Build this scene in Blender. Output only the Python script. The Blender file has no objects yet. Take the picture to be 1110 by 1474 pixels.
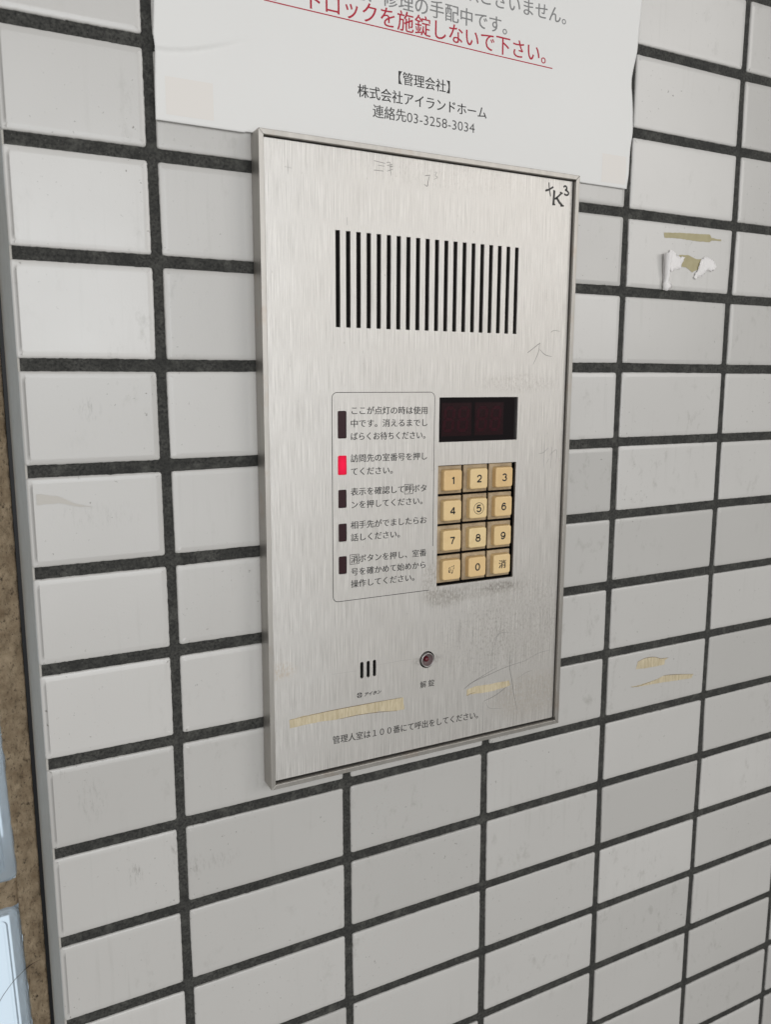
import bpy, bmesh, math, random
from mathutils import Vector, Matrix, noise
random.seed(7)
S = 0.001                                   # everything below is written in millimetres
SC = bpy.context.scene
COL = SC.collection

# ------------------------------------------------------------------ camera, light, exposure
cam_d = bpy.data.cameras.new('camera')
cam = bpy.data.objects.new('camera', cam_d)
COL.objects.link(cam)
cam_d.sensor_fit = 'VERTICAL'
cam_d.sensor_height = 36.0
cam_d.sensor_width = 36.0
cam_d.lens = 36.0 * 1168.89 / 1474.0
cam_d.clip_start = 0.01
cam_d.clip_end = 60.0
cam.location = (0.0118912, -0.4151435, -0.1058327)
cam.rotation_mode = 'XYZ'
_R = (Matrix.Rotation(-0.4744, 3, 'Z') @ Matrix.Rotation(-0.1618, 3, 'X')
      @ Matrix.Rotation(math.pi / 2, 3, 'X'))
cam.rotation_euler = _R.to_euler('XYZ')
cam_d.dof.use_dof = True
cam_d.dof.focus_distance = 0.47
cam_d.dof.aperture_fstop = 18.0
SC.camera = cam

SC.view_settings.view_transform = 'Standard'
SC.view_settings.look = 'None'
SC.view_settings.exposure = 0.0
SC.view_settings.gamma = 1.0
SC.view_settings.use_curve_mapping = False

world = bpy.data.worlds.new('World')
SC.world = world
world.use_nodes = True
wn, wl = world.node_tree.nodes, world.node_tree.links
bg = wn['Background']
bg.inputs['Strength'].default_value = 1.0
tc = wn.new('ShaderNodeTexCoord')
sp = wn.new('ShaderNodeSeparateXYZ')
wl.new(tc.outputs['Generated'], sp.inputs[0])
# daylight behind the glass blocks (+y), a dim hall in front of the wall (-y), floor darker than ceiling
mr = wn.new('ShaderNodeMapRange'); mr.inputs['From Min'].default_value = 0.30; mr.inputs['From Max'].default_value = 0.75
wl.new(sp.outputs['Y'], mr.inputs['Value'])
mz = wn.new('ShaderNodeMapRange'); mz.inputs['From Min'].default_value = -0.6; mz.inputs['From Max'].default_value = 0.5
wl.new(sp.outputs['Z'], mz.inputs['Value'])
hall = wn.new('ShaderNodeMixRGB'); hall.inputs[1].default_value = (0.22, 0.215, 0.20, 1); hall.inputs[2].default_value = (0.27, 0.265, 0.255, 1)
wl.new(mz.outputs[0], hall.inputs[0])
mixw = wn.new('ShaderNodeMixRGB'); mixw.inputs[2].default_value = (0.76, 0.89, 1.0, 1)
wl.new(mr.outputs[0], mixw.inputs[0]); wl.new(hall.outputs[0], mixw.inputs[1])
wl.new(mixw.outputs[0], bg.inputs['Color'])


def area(name, loc, aim, sx, sy, power, color):
    l = bpy.data.lights.new(name, 'AREA')
    l.shape = 'RECTANGLE'; l.size = sx; l.size_y = sy
    l.energy = power; l.color = color
    o = bpy.data.objects.new(name, l); COL.objects.link(o)
    o.location = loc
    o.rotation_euler = (Vector(aim) - Vector(loc)).to_track_quat('-Z', 'Y').to_euler()
    return o


area('entrance_daylight', (-0.10, -1.35, -0.02), (0.2, 0, -0.15), 1.45, 1.15, 12.0, (0.97, 0.985, 1.0))
area('doorway_glow', (0.20, -1.38, 0.10), (0.06, 0, -0.06), 0.26, 0.42, 0.95, (0.88, 0.95, 1.0))
area('hall_window', (1.45, -1.55, 0.45), (0.25, 0, -0.1), 1.0, 1.0, 8.8, (1.0, 0.975, 0.95))

# ------------------------------------------------------------------ helpers


def tag(o, label=None, cat=None, group=None, kind=None):
    if label: o['label'] = label
    if cat: o['category'] = cat
    if group: o['group'] = group
    if kind: o['kind'] = kind
    return o


def thing(name, label, cat, loc=(0, 0, 0), group=None):
    o = bpy.data.objects.new(name, None)
    o.empty_display_size = 0.02
    COL.objects.link(o)
    o.location = Vector(loc) * S
    return tag(o, label, cat, group)


def link(name, me, mat, parent=None, smooth=False):
    o = bpy.data.objects.new(name, me)
    COL.objects.link(o)
    if mat is not None:
        for m in (mat if isinstance(mat, (list, tuple)) else [mat]):
            me.materials.append(m.m)
    if parent is not None: o.parent = parent
    if smooth:
        for p in me.polygons: p.use_smooth = True
    return o


def mesh(name, verts, faces):
    me = bpy.data.meshes.new(name)
    me.from_pydata([(v[0] * S, v[1] * S, v[2] * S) for v in verts], [], faces)
    me.validate(); me.update()
    return me


def bm_mesh(name, bm):
    me = bpy.data.meshes.new(name)
    bmesh.ops.recalc_face_normals(bm, faces=bm.faces)
    bm.to_mesh(me); bm.free()
    me.transform(Matrix.Scale(S, 4)); me.update()
    return me


def box_bm(bm, x0, x1, y0, y1, z0, z1, bev=0.0, seg=2):
    vs = [bm.verts.new((x, y, z)) for x in (x0, x1) for y in (y0, y1) for z in (z0, z1)]
    fs = []
    for f in ((0, 1, 3, 2), (4, 6, 7, 5), (0, 4, 5, 1), (2, 3, 7, 6), (0, 2, 6, 4), (1, 5, 7, 3)):
        fs.append(bm.faces.new([vs[i] for i in f]))
    if bev > 0:
        es = list({e for f in fs for e in f.edges})
        bmesh.ops.bevel(bm, geom=es, offset=bev, segments=seg, profile=0.5, affect='EDGES')


def rot_z(p, c, a):
    dx, dz = p[0] - c[0], p[1] - c[1]
    return (c[0] + dx * math.cos(a) - dz * math.sin(a), c[1] + dx * math.sin(a) + dz * math.cos(a))


def curve_plate(name, loops, y_front, thick):
    """filled 2-D outline with holes (mm in x,z), front face at y_front, extruded backwards by thick"""
    cu = bpy.data.curves.new(name, 'CURVE')
    cu.dimensions = '2D'; cu.fill_mode = 'BOTH'; cu.extrude = thick / 2
    for lp in loops:
        s = cu.splines.new('POLY'); s.points.add(len(lp) - 1)
        for p, q in zip(s.points, lp): p.co = (q[0], q[1], 0, 1)
        s.use_cyclic_u = True
    o = bpy.data.objects.new('outline', cu); COL.objects.link(o)
    me = bpy.data.meshes.new_from_object(o)
    bpy.data.objects.remove(o); bpy.data.curves.remove(cu)
    for v in me.vertices:
        x, z, e = v.co
        v.co = (x * S, (y_front + thick / 2 - e) * S, z * S)
    me.update()
    return me


def text_mesh(body, x0, x1, zc, y, slope=0.0, em=None, offset=0.0, thick=0.02, n=None, fn=None, shear=0.0):
    """flat lettering between x0 and x1 (mm), vertical centre of the letter box zc, on the plane y"""
    cu = bpy.data.curves.new('lettering', 'FONT')
    cu.body = body; cu.size = 1.0; cu.offset = offset; cu.resolution_u = 3; cu.shear = shear
    o = bpy.data.objects.new('lettering', cu); COL.objects.link(o)
    me = bpy.data.meshes.new_from_object(o)
    bpy.data.objects.remove(o); bpy.data.curves.remove(cu)
    xs = [v.co.x for v in me.vertices]; ys = [v.co.y for v in me.vertices]
    a, b = min(xs), max(xs); lo, hi = min(ys), max(ys)
    kx = (x1 - x0) / (b - a)
    kz = kx if em is None else em
    xm = (x0 + x1) / 2
    for v in me.vertices:
        x = x0 + (v.co.x - a) * kx
        z = zc + (v.co.y - (lo + hi) / 2) * kz + (x - xm) * slope
        yy = y if fn is None else fn(x, z) - 0.06
        v.co = (x * S, yy * S, z * S)
    me.update()
    return me


def place(body, x0, pitch, zc, y, em_h, slope, offset=0.0, fn=None, bold=0.0):
    """full-width characters set on an even pitch"""
    cu = bpy.data.curves.new('lettering', 'FONT'); cu.size = 1.0; cu.body = body; cu.offset = offset; cu.resolution_u = 3
    o = bpy.data.objects.new('lettering', cu); COL.objects.link(o)
    me = bpy.data.meshes.new_from_object(o); bpy.data.objects.remove(o); bpy.data.curves.remove(cu)
    global UNIT
    for v in me.vertices:
        x = x0 + v.co.x / UNIT * pitch
        z = zc + (v.co.y / UNIT - 0.36) * em_h + (x - x0 - pitch * len(body) / 2) * slope
        yy = y if fn is None else fn(x, z) - 0.06
        v.co = (x * S, yy * S, z * S)
    me.update()
    if bold:
        b2 = bmesh.new(); b2.from_mesh(me)
        r2 = bmesh.ops.duplicate(b2, geom=list(b2.verts) + list(b2.edges) + list(b2.faces))
        for e in r2['geom']:
            if isinstance(e, bmesh.types.BMVert): e.co += Vector((bold * S, -0.012 * S, 0.0))
        b2.to_mesh(me); b2.free(); me.update()
    return me


def advance():
    w = []
    for b in ('一一一一一一', '一'):
        cu = bpy.data.curves.new('lettering', 'FONT'); cu.size = 1.0; cu.body = b
        o = bpy.data.objects.new('lettering', cu); COL.objects.link(o)
        me = bpy.data.meshes.new_from_object(o); bpy.data.objects.remove(o)
        xs = [v.co.x for v in me.vertices]; w.append(max(xs) - min(xs))
    return (w[0] - w[1]) / 5


UNIT = advance()


def ribbon(bm, pts, w, y, taper=True):
    n = len(pts)
    rows = []
    for i, p in enumerate(pts):
        a = Vector(pts[max(i - 1, 0)]); b = Vector(pts[min(i + 1, n - 1)])
        d = (b - a); d = d.normalized() if d.length > 0 else Vector((1, 0))
        nn = Vector((-d.y, d.x))
        k = w / 2 * ((0.35 + 0.65 * math.sin(math.pi * (i + 0.6) / (n + 0.2))) if taper else 1)
        q = Vector(p)
        rows.append((bm.verts.new((q.x + nn.x * k, y, q.y + nn.y * k)), bm.verts.new((q.x - nn.x * k, y, q.y - nn.y * k))))
    for r0, r1 in zip(rows, rows[1:]): bm.faces.new((r0[0], r0[1], r1[1], r1[0]))


def subdiv(pts, k=6):
    """Catmull-Rom through the points"""
    out = []
    P = [Vector(p) for p in pts]
    P = [P[0] * 2 - P[1]] + P + [P[-1] * 2 - P[-2]]
    for i in range(1, len(P) - 2):
        for j in range(k):
            t = j / k
            out.append(0.5 * ((2 * P[i]) + (P[i + 1] - P[i - 1]) * t + (2 * P[i - 1] - 5 * P[i] + 4 * P[i + 1] - P[i + 2]) * t * t
                              + (3 * P[i] - P[i - 1] - 3 * P[i + 1] + P[i + 2]) * t ** 3))
    out.append(P[-2])
    return out


def jag(pts, amp, step=1.2, seed=0):
    """irregular torn outline through pts"""
    rnd = random.Random(seed)
    out = []
    n = len(pts)
    for i in range(n):
        a = Vector(pts[i]); b = Vector(pts[(i + 1) % n])
        m = max(1, int((b - a).length / step))
        nn = Vector((-(b - a).y, (b - a).x)); nn = nn.normalized() if nn.length else nn
        for j in range(m):
            out.append(tuple(a.lerp(b, j / m) + nn * rnd.uniform(-amp, amp)))
    return out


# ------------------------------------------------------------------ materials
class M:
    def __init__(s, name):
        s.m = bpy.data.materials.new(name); s.m.use_nodes = True
        s.n, s.l = s.m.node_tree.nodes, s.m.node_tree.links
        s.b = s.n['Principled BSDF']

    def set(s, **k):
        for a, v in k.items():
            s.b.inputs[a.replace('_', ' ')].default_value = v
        return s

    def node(s, t, **k):
        n = s.n.new(t)
        for a, v in k.items(): setattr(n, a, v)
        return n

    def coords(s, scale=(1, 1, 1)):
        t = s.node('ShaderNodeTexCoord'); mp = s.node('ShaderNodeMapping')
        mp.inputs['Scale'].default_value = scale
        s.l.new(t.outputs['Object'], mp.inputs[0])
        return mp.outputs[0]

    def noise(s, scale, detail=3.0, rough=0.55, stretch=(1, 1, 1)):
        t = s.node('ShaderNodeTexNoise')
        t.inputs['Scale'].default_value = scale; t.inputs['Detail'].default_value = detail; t.inputs['Roughness'].default_value = rough
        s.l.new(s.coords(stretch), t.inputs['Vector'])
        return t.outputs['Fac']

    def ramp(s, fac, a, b, c0=(0, 0, 0, 1), c1=(1, 1, 1, 1)):
        r = s.node('ShaderNodeValToRGB')
        r.color_ramp.elements[0].position = a; r.color_ramp.elements[1].position = b
        r.color_ramp.elements[0].color = c0; r.color_ramp.elements[1].color = c1
        s.l.new(fac, r.inputs[0])
        return r.outputs[0]

    def mix(s, fac, a, b, mode='MIX'):
        x = s.node('ShaderNodeMixRGB', blend_type=mode)
        for i, v in ((0, fac), (1, a), (2, b)):
            if isinstance(v, bpy.types.NodeSocket): s.l.new(v, x.inputs[i])
            else: x.inputs[i].default_value = v
        return x.outputs[0]

    def math(s, op, a, b=0.0):
        x = s.node('ShaderNodeMath', operation=op)
        for i, v in ((0, a), (1, b)):
            if isinstance(v, bpy.types.NodeSocket): s.l.new(v, x.inputs[i])
            else: x.inputs[i].default_value = v
        return x.outputs[0]

    def bump(s, h, dist, strength=1.0):
        x = s.node('ShaderNodeBump')
        x.inputs['Distance'].default_value = dist; x.inputs['Strength'].default_value = strength
        s.l.new(h, x.inputs['Height'])
        prev = s.b.inputs['Normal']
        if prev.is_linked: s.l.new(prev.links[0].from_socket, x.inputs['Normal'])
        s.l.new(x.outputs[0], s.b.inputs['Normal'])

    def color(s, c): s.l.new(c, s.b.inputs['Base Color'])
    def rough(s, c): s.l.new(c, s.b.inputs['Roughness'])

    def blob(s, cx, cz, rx, rz):
        """soft ellipse mask in object x,z (mm)"""
        t = s.node('ShaderNodeTexCoord'); mp = s.node('ShaderNodeMapping')
        mp.inputs['Location'].default_value = (-cx / rx, 0, -cz / rz)
        mp.inputs['Scale'].default_value = (1000.0 / rx, 0, 1000.0 / rz)
        s.l.new(t.outputs['Object'], mp.inputs[0])
        g = s.node('ShaderNodeTexGradient', gradient_type='SPHERICAL')
        s.l.new(mp.outputs[0], g.inputs[0])
        return g.outputs['Fac']


def flat(name, c, rough=0.6, metal=0.0, spec=0.5, **k):
    m = M(name)
    m.set(Base_Color=(*c, 1), Roughness=rough, Metallic=metal)
    m.b.inputs['Specular IOR Level'].default_value = spec
    for a, v in k.items(): m.b.inputs[a.replace('_', ' ')].default_value = v
    return m


# glazed tile
mt = M('glazed_tile'); mt.set(Roughness=0.34)
at = mt.node('ShaderNodeAttribute', attribute_name='tint')
base = mt.mix(at.outputs['Fac'], (0.485, 0.473, 0.453, 1), (0.595, 0.581, 0.560, 1))
cloud = mt.ramp(mt.noise(14, 2, 0.5), 0.3, 0.75)
base = mt.mix(mt.math('MULTIPLY', cloud, 0.16), base, (0.43, 0.415, 0.395, 1))
speck = mt.math('MULTIPLY', mt.ramp(mt.noise(420, 2, 0.7), 0.675, 0.72), mt.ramp(mt.noise(16, 3, 0.6), 0.45, 0.62))
base = mt.mix(mt.math('MULTIPLY', speck, 0.75), base, (0.13, 0.12, 0.10, 1))
rub = mt.math('MULTIPLY', mt.ramp(mt.noise(95, 5, 0.72, (1, 1, 0.6)), 0.56, 0.70), mt.ramp(mt.noise(9, 2, 0.5), 0.46, 0.66))
base = mt.mix(mt.math('MULTIPLY', rub, 0.42), base, (0.24, 0.23, 0.20, 1))
runs = mt.math('MULTIPLY', mt.ramp(mt.noise(1.0, 4, 0.6, (260, 260, 14)), 0.56, 0.72), mt.ramp(mt.noise(11, 2, 0.5), 0.44, 0.62))
base = mt.mix(mt.math('MULTIPLY', runs, 0.13), base, (0.26, 0.25, 0.22, 1))
for (cx, cz, rx, rz, amt) in ((74.6, -368, 5, 10, .9), (95.5, -363, 4, 12, .9), (41.5, -302, 2.5, 5, .9), (65, -120, 6, 7, .8), (55, -320, 9, 14, .5), (365, -90, 4, 5, .5), (107, -372, 6, 8, .7), (455, -470, 8, 5, .5), (120, -372, 14, 6, .5), (150, -330, 14, 8, .35), (66, -172, 26, 8, .35)):
    nz = mt.ramp(mt.noise(1.0, 5, 0.75, (520, 520, 130)), 0.50, 0.70)
    base = mt.mix(mt.math('MULTIPLY', mt.math('MULTIPLY', mt.ramp(mt.blob(cx, cz, rx, rz), 0.0, 0.5), nz), amt * .6), base, (0.15, 0.14, 0.12, 1))
mt.color(base)
mt.rough(mt.math('ADD', mt.math('MULTIPLY', mt.noise(30, 2, 0.5), 0.12), 0.17))
mt.bump(mt.noise(900, 2, 0.5), 0.00006, 0.5)
mt.bump(mt.noise(26, 1, 0.4), 0.0007, 0.16)

# dark cement joints
mg = M('joint_cement'); mg.set(Roughness=0.92)
g = mg.mix(mg.ramp(mg.noise(70, 4, 0.6), 0.35, 0.7), (0.033, 0.033, 0.030, 1), (0.072, 0.071, 0.064, 1))
g = mg.mix(mg.math('MULTIPLY', mg.ramp(mg.noise(1500, 2, 0.6), 0.66, 0.72), 0.5), g, (0.30, 0.29, 0.27, 1))
g = mg.mix(mg.ramp(mg.noise(700, 3, 0.6), 0.35, 0.6), (0.016, 0.016, 0.015, 1), g)
g = mg.mix(mg.math('MULTIPLY', mg.ramp(mg.noise(1.0, 4, 0.65, (130, 130, 130)), 0.52, 0.74), 0.42), g, (0.14, 0.14, 0.125, 1))
mg.color(g); mg.bump(mg.noise(900, 4, 0.7), 0.0006, 0.8)

mret = M('grey_render'); mret.set(Roughness=0.75)
r_ = mret.mix(mret.noise(60, 5, 0.65), (0.36, 0.345, 0.315, 1), (0.52, 0.50, 0.46, 1))
r_ = mret.mix(mret.math('MULTIPLY', mret.ramp(mret.noise(300, 3, 0.6), 0.66, 0.72), 0.6), r_, (0.12, 0.11, 0.09, 1))
mret.color(r_); mret.bump(mret.noise(500, 3, 0.6), 0.0003, 0.5)

mmor = M('brown_mortar'); mmor.set(Roughness=0.95)
q_ = mmor.mix(mmor.ramp(mmor.noise(110, 5, 0.65), 0.3, 0.7), (0.27, 0.195, 0.12, 1), (0.56, 0.44, 0.30, 1))
q_ = mmor.mix(mmor.ramp(mmor.noise(520, 4, 0.7, (1, 1, 0.6)), 0.30, 0.46), (0.075, 0.055, 0.035, 1), q_)
mmor.color(q_); mmor.bump(mmor.noise(330, 6, 0.75), 0.0018, 1.0)
mseal = flat('black_sealant', (0.008, 0.009, 0.012), 0.45)

mgl = M('glass_block'); mgl.set(Base_Color=(0.88, 0.94, 0.98, 1), Roughness=0.22, IOR=1.25)
mgl.b.inputs['Transmission Weight'].default_value = 0.72
mgl.bump(mgl.noise(55, 2, 0.5, (1, 1, 0.35)), 0.002, 0.5)
mglf = M('frosted_glass_edge'); mglf.set(Roughness=0.5)
mglf.color(mglf.mix(mglf.ramp(mglf.noise(130, 4, 0.6), 0.4, 0.7), (0.78, 0.84, 0.88, 1), (0.42, 0.50, 0.58, 1)))
mglf.b.inputs['Transmission Weight'].default_value = 0.55

# brushed steel of the panel
ms = M('brushed_steel'); ms.set(Metallic=0.78)
st = ms.noise(1.0, 3, 0.7, (4000, 1, 45))
st2 = ms.noise(1.0, 3, 0.6, (1500, 1, 22))
fleck = ms.noise(1.0, 3, 0.7, (3000, 1, 120))
c = ms.mix(ms.ramp(st, 0.30, 0.72), (0.435, 0.419, 0.397, 1), (0.87, 0.848, 0.815, 1))
c = ms.mix(ms.math('MULTIPLY', ms.ramp(st2, 0.35, 0.75), 0.25), c, (0.55, 0.53, 0.50, 1))
cl = ms.noise(14, 4, 0.6)
c = ms.mix(ms.math('MULTIPLY', ms.ramp(cl, 0.36, 0.78), 0.28), c, (0.60, 0.565, 0.52, 1))
pit = ms.math('MULTIPLY', ms.ramp(ms.noise(1.0, 2, 0.6, (900, 1, 380)), 0.69, 0.75), ms.ramp(ms.noise(20, 3, 0.6), 0.48, 0.62))
c = ms.mix(ms.math('MULTIPLY', pit, 0.6), c, (0.22, 0.20, 0.17, 1))
# grime where fingers and water left it (panel-centred millimetres)
for (cx, cz, rx, rz, lo, hi, amt, colr) in (
        (34, -75, 44, 6, 0.36, 0.68, 0.40, (0.26, 0.23, 0.19, 1)),
        (12, -77, 16, 7, 0.40, 0.62, 0.42, (0.20, 0.17, 0.13, 1)),
        (2, -66, 8, 14, 0.44, 0.66, 0.5, (0.25, 0.21, 0.16, 1)),
        (52, -74, 16, 3.5, 0.40, 0.62, 0.5, (0.18, 0.16, 0.14, 1)),
        (70, -100, 42, 40, 0.46, 0.70, 0.42, (0.30, 0.26, 0.22, 1)),
        (35, -105, 34, 34, 0.50, 0.72, 0.45, (0.26, 0.24, 0.22, 1)),
        (62, 51, 34, 7, 0.46, 0.66, 0.45, (0.36, 0.32, 0.29, 1)),
        (80, -150, 40, 18, 0.40, 0.7, 0.45, (0.46, 0.38, 0.28, 1)),
        (-94, -106, 12, 6, 0.45, 0.6, 0.5, (0.55, 0.45, 0.34, 1)),
        (0, -114, 12, 4, 0.42, 0.6, 0.5, (0.24, 0.22, 0.20, 1)),
        (10, 165, 70, 12, 0.5, 0.7, 0.35, (0.34, 0.31, 0.28, 1))):
    nz = ms.ramp(ms.noise(1.0, 5, 0.72, (1000, 1, 420)), lo + .02, hi - .03)
    mk = ms.math('MULTIPLY', ms.math('MULTIPLY', ms.ramp(ms.blob(cx, cz, rx, rz), 0.0, 0.45), nz), amt)
    c = ms.mix(mk, c, colr)
ms.color(c)
ms.rough(ms.math('ADD', ms.math('MULTIPLY', st, 0.14), 0.40))
ms.b.inputs['Anisotropic'].default_value = 0.55
tv = ms.node('ShaderNodeCombineXYZ'); tv.inputs['Z'].default_value = 1.0
ms.l.new(tv.outputs[0], ms.b.inputs['Tangent'])
ms.bump(fleck, 0.00007, 0.35)
ms.bump(st, 0.00008, 0.6)

mf = M('drawn_aluminium'); mf.set(Metallic=0.9)
fc = mf.mix(mf.noise(1.0, 3, 0.6, (300, 300, 40)), (0.36, 0.345, 0.32, 1), (0.52, 0.495, 0.46, 1))
fc = mf.mix(mf.math('MULTIPLY', mf.ramp(mf.noise(45, 4, 0.7), 0.55, 0.72), 0.5), fc, (0.40, 0.31, 0.24, 1))
mf.color(fc); mf.set(Roughness=0.48)
mf.bump(mf.noise(1.0, 3, 0.6, (900, 900, 200)), 0.00005, 0.5)

mblack = flat('black_void', (0.006, 0.006, 0.006), 0.9, spec=0.1)
mcloth = M('speaker_cloth'); mcloth.set(Roughness=0.95); mcloth.b.inputs['Specular IOR Level'].default_value = 0.08
mcloth.color(mcloth.mix(mcloth.noise(900, 2, 0.5), (0.006, 0.005, 0.005, 1), (0.02, 0.018, 0.017, 1)))
mled_off = flat('unlit_red_lens', (0.028, 0.008, 0.011), 0.35, spec=0.3)
mled_on = flat('lit_red_lens', (0.12, 0.003, 0.012), 0.4, spec=0.15)
mled_on.l.new(mled_on.mix(mled_on.ramp(mled_on.blob(-55.4, 6.3, 4.4, 9.5), 0.05, 0.85), (0.55, 0.002, 0.03, 1), (1.0, 0.008, 0.065, 1)), mled_on.b.inputs['Emission Color'])
mled_on.b.inputs['Emission Strength'].default_value = 0.82
mdisp = flat('smoked_acrylic', (0.006, 0.004, 0.005), 0.10, spec=0.3)
mwin = flat('maroon_filter', (0.016, 0.0042, 0.006), 0.16, spec=0.3)
mdigit = M('dark_red_digit'); mdigit.set(Roughness=0.25)
mdigit.color(mdigit.mix(mdigit.noise(160, 3, 0.6), (0.020, 0.004, 0.006, 1), (0.032, 0.004, 0.009, 1)))
mdigit.b.inputs['Specular IOR Level'].default_value = 0.16
mkey = M('yellowed_plastic'); mkey.set(Roughness=0.42)
oi = mkey.node('ShaderNodeObjectInfo')
kc = mkey.mix(oi.outputs['Random'], (0.70, 0.475, 0.225, 1), (0.76, 0.585, 0.315, 1))
kc = mkey.mix(mkey.math('MULTIPLY', mkey.ramp(mkey.noise(190, 4, 0.65), 0.5, 0.75), 0.35), kc, (0.55, 0.36, 0.17, 1))
mkey.color(kc); mkey.bump(mkey.noise(700, 2, 0.5), 0.0001, 0.4)
mkeyb = M('grimy_key_flange'); mkeyb.set(Roughness=0.6)
kb = mkeyb.mix(mkeyb.ramp(mkeyb.noise(170, 5, 0.7), 0.35, 0.68), (0.47, 0.36, 0.225, 1), (0.28, 0.205, 0.125, 1))
mkeyb.color(kb); mkeyb.bump(mkeyb.noise(600, 3, 0.6), 0.0002, 0.5)
mink = flat('black_ink', (0.018, 0.017, 0.016), 0.6)
mprint = M('worn_print'); mprint.set(Roughness=0.6)
mprint.color(mprint.mix(mprint.ramp(mprint.noise(330, 3, 0.7), 0.50, 0.72), (0.012, 0.012, 0.012, 1), (0.055, 0.053, 0.05, 1)))
mmark = flat('marker_ink', (0.03, 0.028, 0.026), 0.5)
mscr = flat('scratch', (0.22, 0.21, 0.20), 0.6, metal=0.3)
mscr2 = flat('faint_scratch', (0.40, 0.385, 0.37), 0.5, metal=0.5)
mring = flat('dull_chrome', (0.50, 0.48, 0.47), 0.32, metal=0.8)
mbowl = flat('rosy_grey_bowl', (0.20, 0.15, 0.15), 0.35)
mbulb = flat('unlit_red_bulb', (0.10, 0.008, 0.014), 0.10)

mpap = M('notice_paper'); mpap.set(Roughness=0.72)
pc = mpap.mix(mpap.noise(9, 3, 0.5), (0.725, 0.718, 0.70, 1), (0.765, 0.758, 0.742, 1))
mpap.color(pc); mpap.bump(mpap.noise(28, 3, 0.5), 0.0012, 0.35)
mpapt = flat('paper_over_tape', (0.745, 0.712, 0.675), 0.7)
mpr = flat('print_red', (0.42, 0.012, 0.035), 0.7)
mpg = flat('print_grey', (0.215, 0.215, 0.215), 0.7)
mpk = flat('print_black', (0.035, 0.034, 0.034), 0.7)
mpd = flat('print_charcoal', (0.085, 0.084, 0.083), 0.7)

mtape = M('old_tape_glue'); mtape.set(Roughness=0.5)
mtape.color(mtape.mix(mtape.ramp(mtape.noise(1.0, 4, 0.7, (900, 900, 120)), 0.3, 0.7), (0.42, 0.345, 0.215, 1), (0.64, 0.56, 0.40, 1)))
mtape.bump(mtape.noise(500, 3, 0.6), 0.0003, 0.6)
mtape2 = M('olive_tape_glue'); mtape2.set(Roughness=0.55)
mtape2.color(mtape2.mix(mtape2.noise(140, 4, 0.7), (0.30, 0.26, 0.135, 1), (0.47, 0.42, 0.26, 1)))
mtape2.bump(mtape2.noise(500, 3, 0.6), 0.0002, 0.6)
mdash = flat('tape_edge_dirt', (0.20, 0.14, 0.08), 0.8)
mscrap = M('torn_paper'); mscrap.set(Roughness=0.85)
mscrap.color(mscrap.mix(mscrap.noise(120, 3, 0.6), (0.74, 0.71, 0.70, 1), (0.84, 0.82, 0.81, 1)))
mscrap.bump(mscrap.noise(260, 4, 0.65), 0.0011, 0.7)
mstem = flat('dry_stem', (0.05, 0.035, 0.025), 0.8)

# ------------------------------------------------------------------ tiled wall
PITCH = 49.354
# measured wander of the joints (dx, dz in mm) by column line and row line
W1 = {-1: (0, .7), 0: (0, .2), 1: (.4, .3), 2: (-.3, -.4), 3: (.1, -1), 4: (.5, -.9), 5: (.6, -.4), 6: (.2, -.2), 7: (-.1, .5), 8: (-.3, -.5), 9: (.3, .5)}
W2 = {7: (-1, .3), 8: (-.8, .1), 9: (-.5, .8), 10: (.2, .6)}
W3 = {7: (-1.4, .2), 8: (-1, .3), 9: (-.4, 0), 10: (.1, -.2), 11: (.4, -.3)}
W4 = {0: (-.1, .2), 1: (.5, .6), 2: (.1, .8), 3: (.1, .6), 4: (.5, 0), 5: (.1, .3), 6: (-.1, -.1), 7: (0, -.1), 8: (-.3, .1), 9: (.4, 0), 10: (.3, .1), 11: (.9, .3)}
W5 = {-2: (-.7, -1), -1: (0, -.4), 0: (.8, -.3), 1: (-.7, -.6), 2: (-1, .2), 3: (-.4, .3), 4: (.1, 1), 5: (-.1, -.1), 6: (.7, -.4), 7: (.3, -.2), 8: (1.2, -.4), 9: (.4, -.1), 10: (.8, -.4), 11: (-.4, -.6), 12: (0, -.6)}
WT = {1: W1, 2: W2, 3: W3, 4: W4, 5: W5}
XL, ROWS, COLS = 34.4, range(-7, 17), range(0, 9)


def joint(cx, r):
    if cx == 0:
        return (XL, -PITCH * r + WT[1].get(r, (0, 0))[1] * 0.8)
    d = WT.get(cx, {}).get(r, (0, 0))
    return (100 * cx + d[0], -PITCH * r + d[1])


wall = thing('tiled_wall', 'wall of white glazed oblong tiles with dark grey joints behind the intercom', 'wall')
tv_, tf_, tint = [], [], []
rnd = random.Random(3)


def wob(i, s, amp):
    return amp * noise.noise(Vector((i * 0.35, s * 7.13, 2.7)))


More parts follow.
